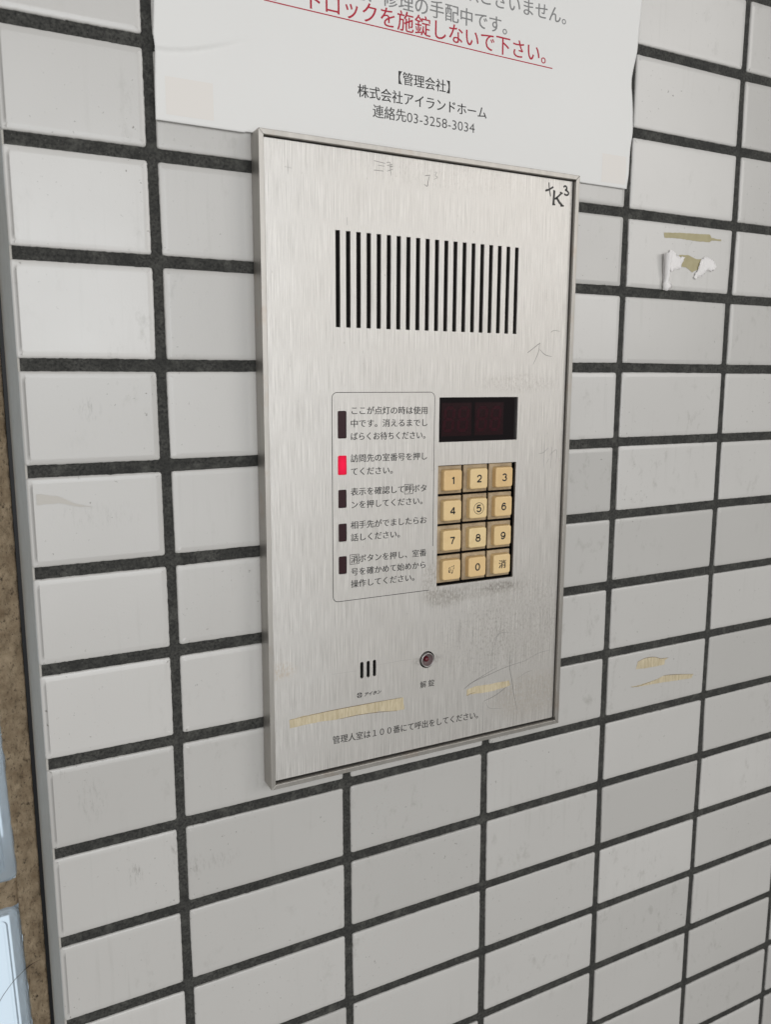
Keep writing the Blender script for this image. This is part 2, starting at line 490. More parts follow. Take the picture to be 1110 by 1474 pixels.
def tile(cn, left_edge, seed):
    """cn: joint crossings TL,TR,BR,BL; glaze front at about y=0, cushion edges falling to the joint"""
    hx, hz = 2.45, 2.95
    tl, tr, br, bl = [Vector(q) for q in cn]
    if left_edge:
        tl = tl + Vector((0, -hz)); bl = bl + Vector((0, hz))
    else:
        tl = tl + Vector((hx, -hz)); bl = bl + Vector((hx, hz))
    tr = tr + Vector((-hx, -hz)); br = br + Vector((-hx, hz))
    tilt = Vector((rnd.uniform(-.003, .003), rnd.uniform(-.006, .006))); lift = rnd.uniform(-.16, .16)
    ctr = (tl + tr + br + bl) / 4
    nx, nz = 64, 34
    ring = []
    for (a, b, n, ins) in ((tl, tr, nx, Vector((0, -1))), (tr, br, nz, Vector((-1, 0))), (br, bl, nx, Vector((0, 1))), (bl, tl, nz, Vector((1, 0)))):
        for k in range(n):
            ring.append((a.lerp(b, k / n), k, n, ins))
    N = len(ring)
    prof = ((0.0, 1.9), (0.02, 1.05), (0.18, 0.62), (0.55, 0.36), (1.3, 0.20), (2.4, 0.06), (3.0, 0.0))
    start = len(tv_)
    rad = 1.1
    for ri, (ins, dep) in enumerate(prof):
        for i, (p, k, n, dr) in enumerate(ring):
            e = 0.16 * noise.noise(Vector((p.x * .35, p.y * .35, 1.0))) + 0.10 * noise.noise(Vector((p.x * 1.4, p.y * 1.4, 5.0)))
            ch = max(0.0, noise.noise(Vector((p.x * .22, p.y * .22, 9.0))) - 0.33) * 1.6 * max(0, noise.noise(Vector((p.x * 1.1, p.y * 1.1, 4.0))) + .3)
            if dr.x < 0 or dr.y > 0: e += 0.20 * noise.noise(Vector((p.x * .9, p.y * .9, 7.0))) + 0.16 * noise.noise(Vector((p.x * 2.3, p.y * 2.3, 3.0)))
            if left_edge and i > 2 * nx + nz - 1: e *= 0.25; ch = 0
            fall = max(0.0, 1 - ri / 5.0)
            # inset towards the middle, corners rounded
            q = p - ctr
            hw, hh = abs(tr.x - tl.x) / 2, abs(tl.y - bl.y) / 2
            il = ins * (1.0 + .9 * (left_edge and ri < 5))
            x = max(-hw + il, min(hw - ins, q.x)); z = max(-hh + ins, min(hh - ins, q.y))
            rr = rad + 0.2
            ax, az = hw - ins - rr, hh - ins - rr
            if abs(x) > ax and abs(z) > az:
                ux, uz = abs(x) - ax, abs(z) - az
                L = math.hypot(ux, uz)
                if L > rr:
                    x = math.copysign(ax + ux / L * rr, x); z = math.copysign(az + uz / L * rr, z)
            x += dr.x * (ch - e) * fall; z += dr.y * (ch - e) * fall
            w = Vector((ctr.x + x, ctr.y + z))
            y = dep + lift + tilt.x * x + tilt.y * z
            tv_.append((w.x, y, w.y))
    t = rnd.random()
    for ri in range(len(prof) - 1):
        for i in range(N):
            j = (i + 1) % N
            tf_.append((start + ri * N + i, start + (ri + 1) * N + i, start + (ri + 1) * N + j, start + ri * N + j)); tint.append(t)
    last = start + (len(prof) - 1) * N
    tf_.append(tuple(last + i for i in range(N))[::-1]); tint.append(t)


for cidx in COLS:
    for r in list(ROWS)[:-1]:
        tile((joint(cidx, r), joint(cidx + 1, r), joint(cidx + 1, r + 1), joint(cidx, r + 1)), cidx == 0, cidx * 40 + r)
me = mesh('tiles', tv_, tf_)
bmn = bmesh.new(); bmn.from_mesh(me); bmesh.ops.recalc_face_normals(bmn, faces=bmn.faces); bmn.to_mesh(me); bmn.free()
a_ = me.attributes.new('tint', 'FLOAT', 'FACE'); a_.data.foreach_set('value', tint[:len(me.polygons)])
o = link('tile_cladding', me, mt, wall, smooth=True)
for p in me.polygons:
    if len(p.vertices) > 4: p.use_smooth = False
ZT, ZB = 49.354 * 7 - 1, -49.354 * 16 + 1
bm = bmesh.new(); box_bm(bm, XL + 1.3, 898, 1.35, 60, ZB, ZT)
link('joint_grout', bm_mesh('grout', bm), mg, wall)
bm = bmesh.new(); box_bm(bm, XL + 0.15, XL + 1.28, 1.7, 134, ZB, ZT, 0.25)
link('return_face', bm_mesh('return_face', bm), mret, wall)

# ------------------------------------------------------------------ glass-block wall, set back beside the return
gw = thing('glass_block_wall', 'glass block wall with rough brown mortar joints beside the tiled corner', 'wall')


def gx(z):            # right edge of the blocks as they stand (slightly out of plumb)
    return 15.2 + max(0, (-290 - z)) * 0.0262 if z > -430 else 18.7 + (-442 - z) * 0.0300


def rough_strip(name, x0f, x1f, z0, z1, y, amp, mat, parent, nx=14, step=1.6, sd=0.0):
    nz_ = int((z1 - z0) / step)
    vs, fs = [], []
    for j in range(nz_ + 1):
        z = z0 + (z1 - z0) * j / nz_
        for i in range(nx + 1):
            x0, x1 = x0f(z), x1f(z)
            x = x0 + (x1 - x0) * i / nx
            h = amp * (noise.noise(Vector((x * .20, z * .13, 3 + sd))) * 1.2 + .55 * noise.noise(Vector((x * .7, z * .5, 8 + sd))) + .35 * noise.noise(Vector((x * 1.8, z * 1.5, 8 + sd))))
            edge = min(i, nx - i)
            vs.append((x + (0.35 * noise.noise(Vector((z * .6, i, 1))) if edge == 0 else 0), y - h + (4 if edge == 0 else (0.8 if edge == 1 else 0)), z))
    for j in range(nz_):
        for i in range(nx):
            a = j * (nx + 1) + i
            fs.append((a, a + 1, a + nx + 2, a + nx + 1))
    return link(name, mesh(name, vs, fs), mat, parent, smooth=True)


rough_strip('mortar', lambda z: gx(z) - 0.3 + .8 * noise.noise(Vector((z * .11, 0, 0))), lambda z: 33.0, -760, 340, 119.5, 1.5, mmor, gw, nx=22)
for (z0, z1) in ((-441.5, -425.5), (-232, -216), (-23, -7), (186, 202), (-650.5, -634.5)):
    rough_strip('bed_joint', lambda z: -240.0, lambda z: gx(z) + 1.0, z0 - 1.5, z1 + 1.5, 121.2, 1.2, mmor, gw, nx=150, step=1.3, sd=z0)
rough_strip('upright_joint', lambda z: -190.0, lambda z: -176.0, -760, 340, 120.5, 1.4, mmor, gw, nx=16)
bm = bmesh.new(); box_bm(bm, 32.3, XL + 0.5, 118.8, 150, ZB, ZT, 0.4)
link('sealant', bm_mesh('sealant', bm), mseal, gw)


def glass_block(x0, x1, z0, z1):
    """hollow pressed block: outer shell with a stepped, ribbed face"""
    bm = bmesh.new()
    xl, xr = x0, x1
    rings = ((0.0, 200.0), (0.0, 121.5), (0.9, 119.6), (2.4, 118.9), (7.5, 118.9), (8.6, 120.2), (9.6, 120.2), (10.6, 119.3), (12.5, 119.3))
    prev = None
    for ins, y in rings:
        ri = []
        cx0, cx1, cz0, cz1 = xl + ins, xr - ins, z0 + ins, z1 - ins
        rad = max(1.2, 6 - ins * .3)
        for (cx, cz, a0) in ((cx1 - rad, cz1 - rad, 0), (cx0 + rad, cz1 - rad, 90), (cx0 + rad, cz0 + rad, 180), (cx1 - rad, cz0 + rad, 270)):
            for k in range(5):
                a = math.radians(a0 + k * 22.5)
                ri.append(bm.verts.new((cx + rad * math.cos(a), y, cz + rad * math.sin(a))))
        if prev:
            for i in range(20):
                j = (i + 1) % 20
                bm.faces.new((prev[i], prev[j], ri[j], ri[i]))
        prev = ri
    bm.faces.new(prev)
    # shear the block to the slightly leaning joint line
    for v in bm.verts: v.co.x += (z1 - v.co.z) * 0.028
    b = link('glass_block', bm_mesh('glass_block', bm), mgl, gw, smooth=False)
    # the pressed band round the rim (sub-part)
    bm = bmesh.new()
    for (i0, i1, y) in ((2.0, 6.2, 122.6),):
        vs = []
        for ins in (i0, i1):
            vs.append([bm.verts.new((x, y, z)) for x, z in ((xr - ins, z1 - ins), (xl + ins, z1 - ins), (xl + ins, z0 + ins), (xr - ins, z0 + ins))])
        for i in range(4):
            j = (i + 1) % 4
            bm.faces.new((vs[0][i], vs[0][j], vs[1][j], vs[1][i]))
    for v in bm.verts: v.co.x += (z1 - v.co.z) * 0.028
    rim = bmesh.ops.extrude_face_region(bm, geom=list(bm.faces))
    for v in [e for e in rim['geom'] if isinstance(e, bmesh.types.BMVert)]: v.co.y += 60
    link('frosted_rim', bm_mesh('rim', bm), mglf, b)
    return b


for zt in (202 + 193, 202 - 16 , -7 - 16, -216 - 16, -441.5 + 0, -650.5):
    pass
for (z1, xr) in ((376.5, 14.6), (183.5, 15.0), (-24.5, 15.0), (-233.5, 14.9), (-442.5, 18.6)):
    b = glass_block(xr - 190, xr, z1 - 191, z1)

# thin dry stem caught at the lower glass block
st_pts = [(-6.0, -520), (3.6, -503.0), (7.2, -497.7), (11.9, -492.1), (16.6, -488.2), (20.6, -485.3), (24.6, -483.7), (29.0, -482.9)]
bm = bmesh.new()
pp = subdiv(st_pts, 6)
prev = None
for i, p in enumerate(pp):
    t = i / (len(pp) - 1)
    rr = 0.33 * (1 - 0.75 * t) + (0.35 * math.exp(-((t - .74) / .07) ** 2))
    ri = [bm.verts.new((p.x, 116.4 - 1.2 * math.sin(t * 3) + rr * math.sin(k * math.pi / 3), p.y + rr * math.cos(k * math.pi / 3))) for k in range(6)]
    if prev:
        for k in range(6): bm.faces.new((prev[k], prev[(k + 1) % 6], ri[(k + 1) % 6], ri[k]))
    prev = ri
tag(link('dry_stem', bm_mesh('dry_stem', bm), mstem, None, True), 'thin dark dry stem caught across the lower glass block and brown mortar', 'stem')

# ------------------------------------------------------------------ intercom panel
PX, PZ = 249.0, -158.7
ROT = 0.0042
ic = thing('intercom_panel', 'wall intercom in brushed steel with keypad, speaker slots and small display', 'intercom', (PX, 0, PZ))
ic.rotation_euler = (0, ROT, 0)


def L(x, z): return (x - PX, z - PZ)


# frame: four mitred aluminium pieces
fx0, fx1, fz1, fz0 = 148.3 - PX, 349.65 - PX, 15.25 - PZ, -331.9 - PZ
bm = bmesh.new()
fw, dp = 2.65, 12.0
outer = [(fx0, fz1), (fx1, fz1), (fx1, fz0), (fx0, fz0)]
inner = [(fx0 + fw, fz1 - fw), (fx1 - fw, fz1 - fw), (fx1 - fw, fz0 + fw), (fx0 + fw, fz0 + fw)]
for i in range(4):
    j = (i + 1) % 4
    gap = 0.02
    a, b, c2, d = [Vector(q) for q in (outer[i], outer[j], inner[j], inner[i])]
    t = (b - a).normalized() * gap
    a, b, c2, d = a + t, b - t, c2 - t, d + t
    lo = [bm.verts.new((q.x, -0.2, q.y)) for q in (a, b, c2, d)]
    hi = [bm.verts.new((q.x, -dp, q.y)) for q in (a, b, c2, d)]
    fs = [bm.faces.new(hi), bm.faces.new(lo[::-1])]
    for k in range(4): fs.append(bm.faces.new((lo[k], lo[(k + 1) % 4], hi[(k + 1) % 4], hi[k])))
bmesh.ops.bevel(bm, geom=list(bm.edges), offset=0.22, segments=2, profile=0.5, affect='EDGES')
link('frame', bm_mesh('frame', bm), mf, ic)
bm = bmesh.new(); box_bm(bm, fx0 + fw - .1, fx1 - fw + .1, -1.6, 3.0, fz0 + fw - .1, fz1 - fw + .1)
link('back_box', bm_mesh('back_box', bm), mblack, ic)

PF = -9.5                     # plate front


def rect(x0, x1, z0, z1, r=0.15):
    out = []
    for (cx, cz, a0) in ((x1 - r, z1 - r, 0), (x0 + r, z1 - r, 90), (x0 + r, z0 + r, 180), (x1 - r, z0 + r, 270)):
        for k in range(5):
            a = math.radians(a0 + k * 22.5); out.append((cx + r * math.cos(a), cz + r * math.sin(a)))
    return out


def LR(x0, x1, z0, z1, r=0.15): return rect(x0 - PX, x1 - PX, z0 - PZ, z1 - PZ, r)


loops = [LR(151.75, 346.2, -328.0, 11.9, .3)]
slots = []
for i in range(20):
    xc = 191.45 + (306.6 - 191.45) * i / 19
    zt = -28.9 - .2 * (i / 19); slots.append((xc - 1.33, xc + 1.33, zt - 49.7, zt))
for s in slots: loops.append(LR(*s, .12))
leds = [(190.85, 196.1, -137.9, -122.9), (190.85, 196.1, -157.9, -147.2), (190.95, 195.95, -176.3, -166.1), (191.0, 196.0, -195.3, -185.1), (190.95, 195.95, -213.8, -203.6)]
for s in leds: loops.append(LR(*s, .75))
loops.append(LR(255.0, 310.55, -141.9, -116.0, .25))
loops.append(LR(254.75, 310.45, -227.9, -155.5, .35))
for x in (205.3, 209.4, 213.45): loops.append(LR(x - 1.05, x + 1.05, -277.1, -267.05, 1.0))
LX, LZ = 248.9, -272.5
loops.append([(LX - PX + 5.15 * math.cos(a), LZ - PZ + 5.25 * math.sin(a)) for a in [k * math.tau / 40 for k in range(40)]])
plate = link('face_plate', curve_plate('face_plate', loops, PF, 1.6), ms, ic)


def part_box(name, x0, x1, y0, y1, z0, z1, mat, parent, bev=0.0):
    bm = bmesh.new(); box_bm(bm, x0 - PX, x1 - PX, y0, y1, z0 - PZ, z1 - PZ, bev)
    return link(name, bm_mesh(name, bm), mat, parent)


part_box('speaker_grille_backing', 186, 312, -6.9, -2.0, -84, -23, mcloth, ic)
# display with unlit digits
disp = part_box('display', 253.6, 312.0, -7.85, -2.4, -143.2, -114.7, mdisp, ic)
tag(disp, 'small dark display with no digits lit')


def seven(bm, x, z, w, h, t, y):
    k = w * .10
    def seg(pts):
        bm.faces.new([bm.verts.new((px + (pz - z) * .10, y, pz)) for px, pz in pts][::-1])
    def hs(zc): seg([(x + t * .6, zc), (x + t * 1.1, zc + t / 2), (x + w - t * 1.1, zc + t / 2), (x + w - t * .6, zc), (x + w - t * 1.1, zc - t / 2), (x + t * 1.1, zc - t / 2)])
    def vs(xc, za, zb): seg([(xc, za), (xc + t / 2, za - t * .5), (xc + t / 2, zb + t * .5), (xc, zb), (xc - t / 2, zb + t * .5), (xc - t / 2, za - t * .5)])
    for zc in (z + h / 2 - t / 2, z, z - h / 2 + t / 2): hs(zc)
    for xc in (x + t / 2, x + w - t / 2):
        vs(xc, z + h / 2 - t * .6, z + t * .1); vs(xc, z - t * .1, z - h / 2 + t * .6)


for x0 in (257.6, 280.6):
    win = part_box('digit_window', x0, x0 + 20.6, -7.90, -7.5, -138.6, -119.2, mwin, disp)
    for dx in (1.2, 11.0):
        bm = bmesh.new(); seven(bm, x0 + dx - PX, -128.8 - PZ, 7.8, 15.0, 1.9, -7.93)
        link('digit', bm_mesh('digit', bm), mdigit, win)

for i, s in enumerate(leds):
    mled = mled_on if i == 1 else mled_off
    l = part_box('indicator_light', s[0] + .12, s[1] - .12, -9.15 if i != 1 else -9.75, -3, s[2] + .12, s[3] - .12, mled, ic, .35)
    if i == 1: l['label'] = 'lit bright red indicator light'

# keypad
part_box('keypad_backing', 254.0, 311.4, -4.4, -2.2, -229, -154.5, mblack, ic)
KEYS = ('1', '2', '3', '4', '5', '6', '7', '8', '9', '呼', '0', '消')
KN = ('1', '2', '3', '4', '5 in a ring', '6', '7', '8', '9', 'a worn call character', '0', 'the character for cancel')
def arc(cx, cz, rx, rz, a0, a1, n=9): return [(cx + rx * math.cos(math.radians(a0 + (a1 - a0) * k / (n - 1))), cz + rz * math.sin(math.radians(a0 + (a1 - a0) * k / (n - 1)))) for k in range(n)]


DIGIT = {'1': [(0, [(-.52, .72), (-.1, .9), (.18, 1.22)]), (0, [(.18, 1.36), (.18, -1.3)])],
         '2': [(1, arc(0, .55, .8, .75, 175, -28) + [(.1, -.35), (-.85, -1.06)]), (0, [(-.95, -1.1), (.95, -1.1)])],
         '3': [(1, arc(-.02, .63, .76, .62, 165, -75)), (1, arc(-.02, -.56, .86, .68, 82, -165))],
         '4': [(0, [(.42, -1.32), (.42, 1.3)]), (0, [(.42, 1.22), (-1.0, -.55)]), (0, [(-1.08, -.62), (1.05, -.62)])],
         '5': [(0, [(.8, 1.16), (-.62, 1.16)]), (0, [(-.56, 1.2), (-.78, -.02)]), (1, arc(0, -.42, .88, .8, 150, -160, 13))],
         '6': [(1, arc(0, -.42, .84, .8, 95, 455, 17)), (1, [(.76, .78), (.3, 1.2), (-.3, 1.1), (-.74, .5), (-.86, -.3)])],
         '7': [(0, [(-.95, 1.14), (.95, 1.14)]), (1, [(.88, 1.1), (.2, .1), (-.25, -1.3)])],
         '8': [(1, arc(0, .6, .72, .62, 90, 450, 17)), (1, arc(0, -.6, .88, .7, 90, 450, 17))],
         '9': [(1, arc(0, .42, .84, .8, -85, 275, 17)), (1, [(-.76, -.78), (-.3, -1.2), (.3, -1.1), (.74, -.5), (.86, .3)])],
         '0': [(1, arc(0, 0, .86, 1.22, 90, 450, 21))]}
NUM = flat('key_numeral', (0.022, 0.02, 0.018), 0.5)
for i, ch in enumerate(KEYS):
    cx = 263.55 + 18.30 * (i % 3); cz = -164.15 - 17.95 * (i // 3)
    cx += random.uniform(-.12, .12); cz += random.uniform(-.12, .12)
    x, z = cx - PX, cz - PZ
    bm = bmesh.new()
    prof = ((16.8, 16.55, .35, -6.9, 1), (16.8, 16.55, .35, -7.75, 1), (16.6, 16.35, .35, -8.0, 1), (13.3, 13.0, 1.0, -8.75, 1), (13.0, 12.7, 1.2, -9.0, 1),
            (12.55, 12.15, 1.4, -11.6, 0), (12.3, 11.9, 1.4, -12.0, 0), (11.8, 11.4, 1.3, -12.25, 0), (11.0, 10.6, 1.1, -12.32, 0))
    prev = None
    tz = random.uniform(-.1, .1)
    for pi, (w, h, r, y, mi) in enumerate(prof):
        lp = rect(-w / 2, w / 2, -h / 2, h / 2, r)
        ri = [bm.verts.new((x + a, y, z + b)) for a, b in lp]
        if prev:
            for k in range(20):
                f = bm.faces.new((prev[k], prev[(k + 1) % 20], ri[(k + 1) % 20], ri[k])); f.material_index = 1 if mi else 0
                f.smooth = pi >= 6
        prev = ri
    f = bm.faces.new(prev); f.material_index = 0
    kme = bm_mesh('key', bm)
    key = link('key', kme, [mkey, mkeyb], ic)
    key['label'] = 'yellowed key marked ' + KN[i]
    y = -12.36
    ox = 0.15
    if ch in '消':
        ink = place(ch, x - 2.9 + ox, 5.7, z - .15, y, 5.7, 0, 0.0, None, 0.3)
    elif ch == '呼':
        bm = bmesh.new()      # the call character is worn down to broken strokes
        for pts, w in (([(-2.6, 1.9), (-2.6, .6)], .35), ([(-2.6, .1), (-2.6, -1.9)], .5), ([(-2.4, -1.7), (-1.5, -1.6)], .5), ([(-2.4, 2.0), (-1.6, 2.1)], .3),
                       ([(-.9, 2.3), (-.4, 2.5)], .3), ([(-.2, 2.5), (.6, 2.6)], .35), ([(1.1, 2.8), (1.9, 3.2)], .5), ([(1.6, 1.7), (1.9, 1.9)], .5), ([(1.0, .7), (2.0, .9)], .35),
                       ([(-1.4, 1.3), (-1.4, -.9)], .3), ([(.5, .2), (.5, -1.6)], .35), ([(.45, -1.8), (-.1, -2.6)], .6), ([(-.1, -2.5), (-.6, -2.3)], .5)):
            ribbon(bm, [(x + a * .78 + .1, z + b * .78) for a, b in pts], w * 1.35, y, False)
        ink = bm_mesh('call', bm)
    else:
        bm = bmesh.new()
        for st_ in DIGIT[ch]:
            pts = subdiv(st_[1], 5) if st_[0] else st_[1]
            ribbon(bm, [(x + ox + a * 1.62, z - .1 + b * 1.62) for a, b in pts], .86, y, False)
        ink = bm_mesh('numeral', bm)
    link('key_marking', ink, NUM, key)
    if ch == '5':
        bm = bmesh.new()
        ci = [(x + ox + 3.45 * math.cos(a), z - .1 + 3.45 * math.sin(a)) for a in [k * math.tau / 48 for k in range(49)]]
        ribbon(bm, ci, .32, y, False)
        link('key_ring', bm_mesh('ring', bm), NUM, key)

# unlocking lamp
lamp = None
bm = bmesh.new()
prevs = None
for (r, y) in ((4.35, -3.0), (4.35, -10.4), (4.2, -10.75), (3.85, -10.75), (3.7, -10.3)):
    ri = [bm.verts.new((LX - PX + r * math.cos(k * math.tau / 36), y, LZ - PZ + r * math.sin(k * math.tau / 36))) for k in range(36)]
    if prevs:
        for k in range(36): bm.faces.new((prevs[k], prevs[(k + 1) % 36], ri[(k + 1) % 36], ri[k]))
    prevs = ri
lamp = link('lamp', bm_mesh('lamp', bm), mring, ic, True)
lamp['label'] = 'small round unlit lamp with chrome rim'
bm = bmesh.new(); prevs = None
for (r, y) in ((3.75, -10.35), (3.1, -8.6), (2.2, -7.4), (0.2, -7.2)):
    ri = [bm.verts.new((LX - PX + r * math.cos(k * math.tau / 36), y, LZ - PZ + r * math.sin(k * math.tau / 36))) for k in range(36)]
    if prevs:
        for k in range(36): bm.faces.new((prevs[k], prevs[(k + 1) % 36], ri[(k + 1) % 36], ri[k]))
    prevs = ri
link('reflector', bm_mesh('reflector', bm), mbowl, lamp, True)
bm = bmesh.new()
bmesh.ops.create_uvsphere(bm, u_segments=20, v_segments=12, radius=1.75)
for v in bm.verts: v.co += Vector((LX - PX, -8.3, LZ - PZ))
link('bulb', bm_mesh('bulb', bm), mbulb, lamp, True)
part_box('lamp_well', LX - 6.2, LX + 6.2, -3.1, -2.1, LZ - 6.2, LZ + 6.2, mblack, ic)
part_box('microphone_backing', 202, 217, -7.0, -2.1, -279, -265, mblack, ic)

# printing on the plate
IY = PF - 0.03
bm = bmesh.new()
out = rect(187.5 - PX, 251.85 - PX, -229.4 - PZ, -113.0 - PZ, 3.0)
# the lower right corner of the line is worn away
n0 = len(out)
order = out[16:] + out[:16]          # starts at the lower right corner
dense = []
seq = order[4:] + order[:0]
ribbon(bm, [(251.85 - PX, -203 - PZ)] + out[0:5], .32, IY, False)
ribbon(bm, out[4:10], .34, IY, False)
ribbon(bm, out[9:15], .38, IY, False)
ribbon(bm, [out[14], (215 - PX, -229.45 - PZ), (249.6 - PX, -229.5 - PZ)], .36, IY, False)
ribbon(bm, [(251.85 - PX, -214 - PZ), (251.85 - PX, -205.5 - PZ)], .16, IY)
link('printed_box', bm_mesh('printed_box', bm), mprint, plate)
X0, PT = 198.55, 4.925
LINES = [('ここが点灯の時は使用', -123.1, 10), ('中です。消えるまでし', -130.1, 10), ('ばらくお待ちください。', -137.2, 11), ('訪問先の室番号を押し', -149.3, 10), ('てください。', -156.5, 6),
         ('表示を確認して呼ボタ', -167.9, 10), ('ンを押してください。', -175.2, 10), ('相手先がでましたらお', -186.7, 10), ('話しください。', -193.7, 7),
         ('消ボタンを押し、室番', -206.2, 10), ('号を確かめて始めから', -213.5, 10), ('操作してください。', -220.4, 9)]


for body, zc, n in LINES:
    sl = -0.010
    pit = PT if n < 11 else PT * 10.25 / 11
    link('printed_line', place(body, X0 - PX - .25, pit, zc - PZ, IY, 4.75, sl, 0.0, None, 0.15), mprint, plate)
for (xc, zc) in ((X0 - .25 + 7.5 * PT, -168.1), (X0 - .25 + .5 * PT, -205.95)):
    bm = bmesh.new()
    w = 2.75
    for p, q2 in (((-w, -w), (-w, w)), ((-w, w), (w, w)), ((w, w), (w, -w)), ((w, -w), (-w, -w))):
        ribbon(bm, [(xc + p[0] - PX, zc + p[1] - PZ), (xc + q2[0] - PX, zc + q2[1] - PZ)], .3, IY, False)
    link('character_box', bm_mesh('character_box', bm), mprint, plate)
link('printed_line', place('管理人室は１００番にて呼出をしてください。', 186.4 - PX, 4.925, -313.2 - PZ, IY, 5.3, -0.036, 0.0, None, 0.14), mink, plate)
for ch, x in (('解', 246.3), ('錠', 252.0)):
    link('printed_character', place(ch, x - 2.2 - PX, 4.5, -287.95 - PZ, IY, 4.7, 0, 0.006), mink, plate)
# maker's mark: a black disc with a notched cross, and the slanted katakana name
bm = bmesh.new()
mx, mz, R_ = 203.75 - PX, -287.0 - PZ, 1.7
for q4 in range(4):
    a0 = math.radians(q4 * 90 + 45)
    vo = [bm.verts.new((mx + R_ * math.cos(a0 + t), IY, mz + R_ * math.sin(a0 + t))) for t in [math.radians(-37 + k * 74 / 8) for k in range(9)]]
    vi = [bm.verts.new((mx + .95 * math.cos(a0 + t), IY, mz + .95 * math.sin(a0 + t))) for t in [math.radians(-30 + k * 60 / 8) for k in range(9)]]
    for k in range(8): bm.faces.new((vo[k], vo[k + 1], vi[k + 1], vi[k]))
for a0 in (0, 90, 180, 270):
    a = math.radians(a0)
    pts = [(0.25, -.22), (.75, -.34), (.75, .34), (.25, .22)]
    bm.faces.new([bm.verts.new((mx + px * math.cos(a) - pz * math.sin(a), IY, mz + px * math.sin(a) + pz * math.cos(a))) for px, pz in pts])
link('maker_emblem', bm_mesh('emblem', bm), mink, plate)
tm = text_mesh('アイホン', 206.8 - PX, 217.9 - PX, -287.2 - PZ, IY, slope=0.0, em=2.75 / UNIT * .95, offset=0.03, shear=0.25)
link('maker_name', tm, mink, plate)

# marker graffiti and scratches on the plate
bm = bmesh.new()
for pts, w in (([(326.0, 4.7), (328.7, 5.6)], .8), ([(328.4, 9.6), (328.8, 6.4), (329.9, 1.9)], .5), ([(329.2, 5.9), (331.8, 7.4)], .75), ([(326.1, 4.7), (327.3, 5.6)], .5),
               ([(332.6, 5.3), (332.4, 1.0), (332.2, -2.4)], 1.1), ([(331.4, -2.5), (333.6, -2.4)], .7), ([(331.7, 5.3), (333.2, 5.2)], .5), ([(338.2, 4.6), (335.6, 2.4), (333.2, .6)], .75), ([(336.8, 4.9), (339.0, 4.4)], .6),
               ([(334.4, 1.6), (336.6, -.8), (339.0, -2.6)], 1.05), ([(337.6, -2.9), (340.2, -2.5)], .6),
               ([(339.4, 8.1), (340.6, 8.9), (341.8, 8.2), (341.8, 7.2), (340.9, 6.6), (342.2, 6.2), (343.4, 5.2), (342.8, 4.0), (341.4, 3.8), (340.0, 4.3)], .75)):
    ribbon(bm, [L(*p) for p in (subdiv(pts, 4) if len(pts) > 2 else pts)], w * 1.45, PF - .04, False)
link('marker_graffiti', bm_mesh('marker_graffiti', bm), mmark, plate)
for pts, w in (([(316.7, -89.6), (325.8, -83.6)], .42), ([(325.4, -84.0), (324.6, -89.5), (321.0, -96.7)], .36), ([(325.6, -87.4), (330.0, -90.6), (335.0, -91.6)], .36), ([(333.6, -77.2), (336.0, -75.9), (340.6, -76.2)], .3),
               ([(275.5, -296.1), (282, -292.6), (294.9, -289.5), (307.9, -286.7), (323.8, -284.7)], .30), ([(275.5, -296.1), (282.3, -292.4), (300.0, -285.9)], .3), ([(290.6, -306.7), (300.5, -304.0), (310.9, -298.5)], .35),
               ([(310.2, -276.9), (310.3, -287.6), (312.1, -295.9), (314.5, -307.8), (317.2, -317.5)], .35),
               ([(212.6, 8.0), (219.3, 7.4)], .35), ([(215.0, 6.0), (218.8, 5.9)], .3), ([(212.6, 3.3), (218.2, 3.4)], .4), ([(220.2, 8.0), (222.3, 8.3)], .35), ([(220.4, 6.4), (223.6, 7.4)], .35), ([(220.4, 3.6), (224.0, 5.0)], .3), ([(221.8, 6), (223.9, 6.4)], .4), ([(222.4, 8.2), (222.5, 4.5), (222.9, 1.6)], .35),
               ([(243.8, 3.9), (247.0, 4.6)], .45), ([(246.7, 4.4), (245.8, 1.0), (245.2, -1.4), (243.3, -.6)], .45), ([(249.4, 6.4), (251.2, 6.5), (250.3, 4.8), (251.6, 3.9), (249.4, 2.6)], .28)):
    bm = bmesh.new()
    ribbon(bm, [L(*p) for p in (subdiv(pts, 4) if len(pts) > 2 else pts)], w, PF - .035)
    link('scratch', bm_mesh('scratch', bm), mscr, plate)
for pts, w in (([(327.6, -151.0), (331.0, -150.6), (335.0, -147.6)], .45), ([(331.6, -143.6), (331.9, -150), (331.8, -160.5)], .4), ([(337.6, -147.4), (337.6, -154), (337.4, -160.6)], .4), ([(335.8, -152.8), (339.0, -150.2), (341.5, -149.6), (341.2, -158.0)], .4), ([(334.0, -157.4), (335.6, -154.6)], .35),
               ([(292.2, -307.6), (295.5, -312.2), (304.7, -314.0)], .3), ([(317.4, -295.7), (322.7, -293.2), (328.1, -292.3)], .3), ([(322, -285), (333, -281.4), (342, -280.8)], .3), ([(297, -268), (302, -263.6), (309, -264.0)], .35), ([(295.2, -277), (298.5, -269), (302, -260)], .3),
               ([(186.3, -271.4), (202.1, -271.9)], .10), ([(214.8, -270.6), (230, -270.4), (243.2, -270.8)], .12), ([(164, 3.0), (164.3, -1.0), (164.2, -4)], .3), ([(162.5, -.8), (166.5, -1.1)], .3), ([(290.5, -307), (290.6, -326)], .22), ([(271.6, -250), (271.2, -262), (272.4, -270)], .3), ([(281.8, -256), (281, -268)], .3), ([(197.0, -22), (197.0, -26)], .4)):
    bm = bmesh.new()
    ribbon(bm, [L(*p) for p in (subdiv(pts, 4) if len(pts) > 2 else pts)], w, PF - .03)
    link('scratch', bm_mesh('scratch', bm), mscr2, plate)


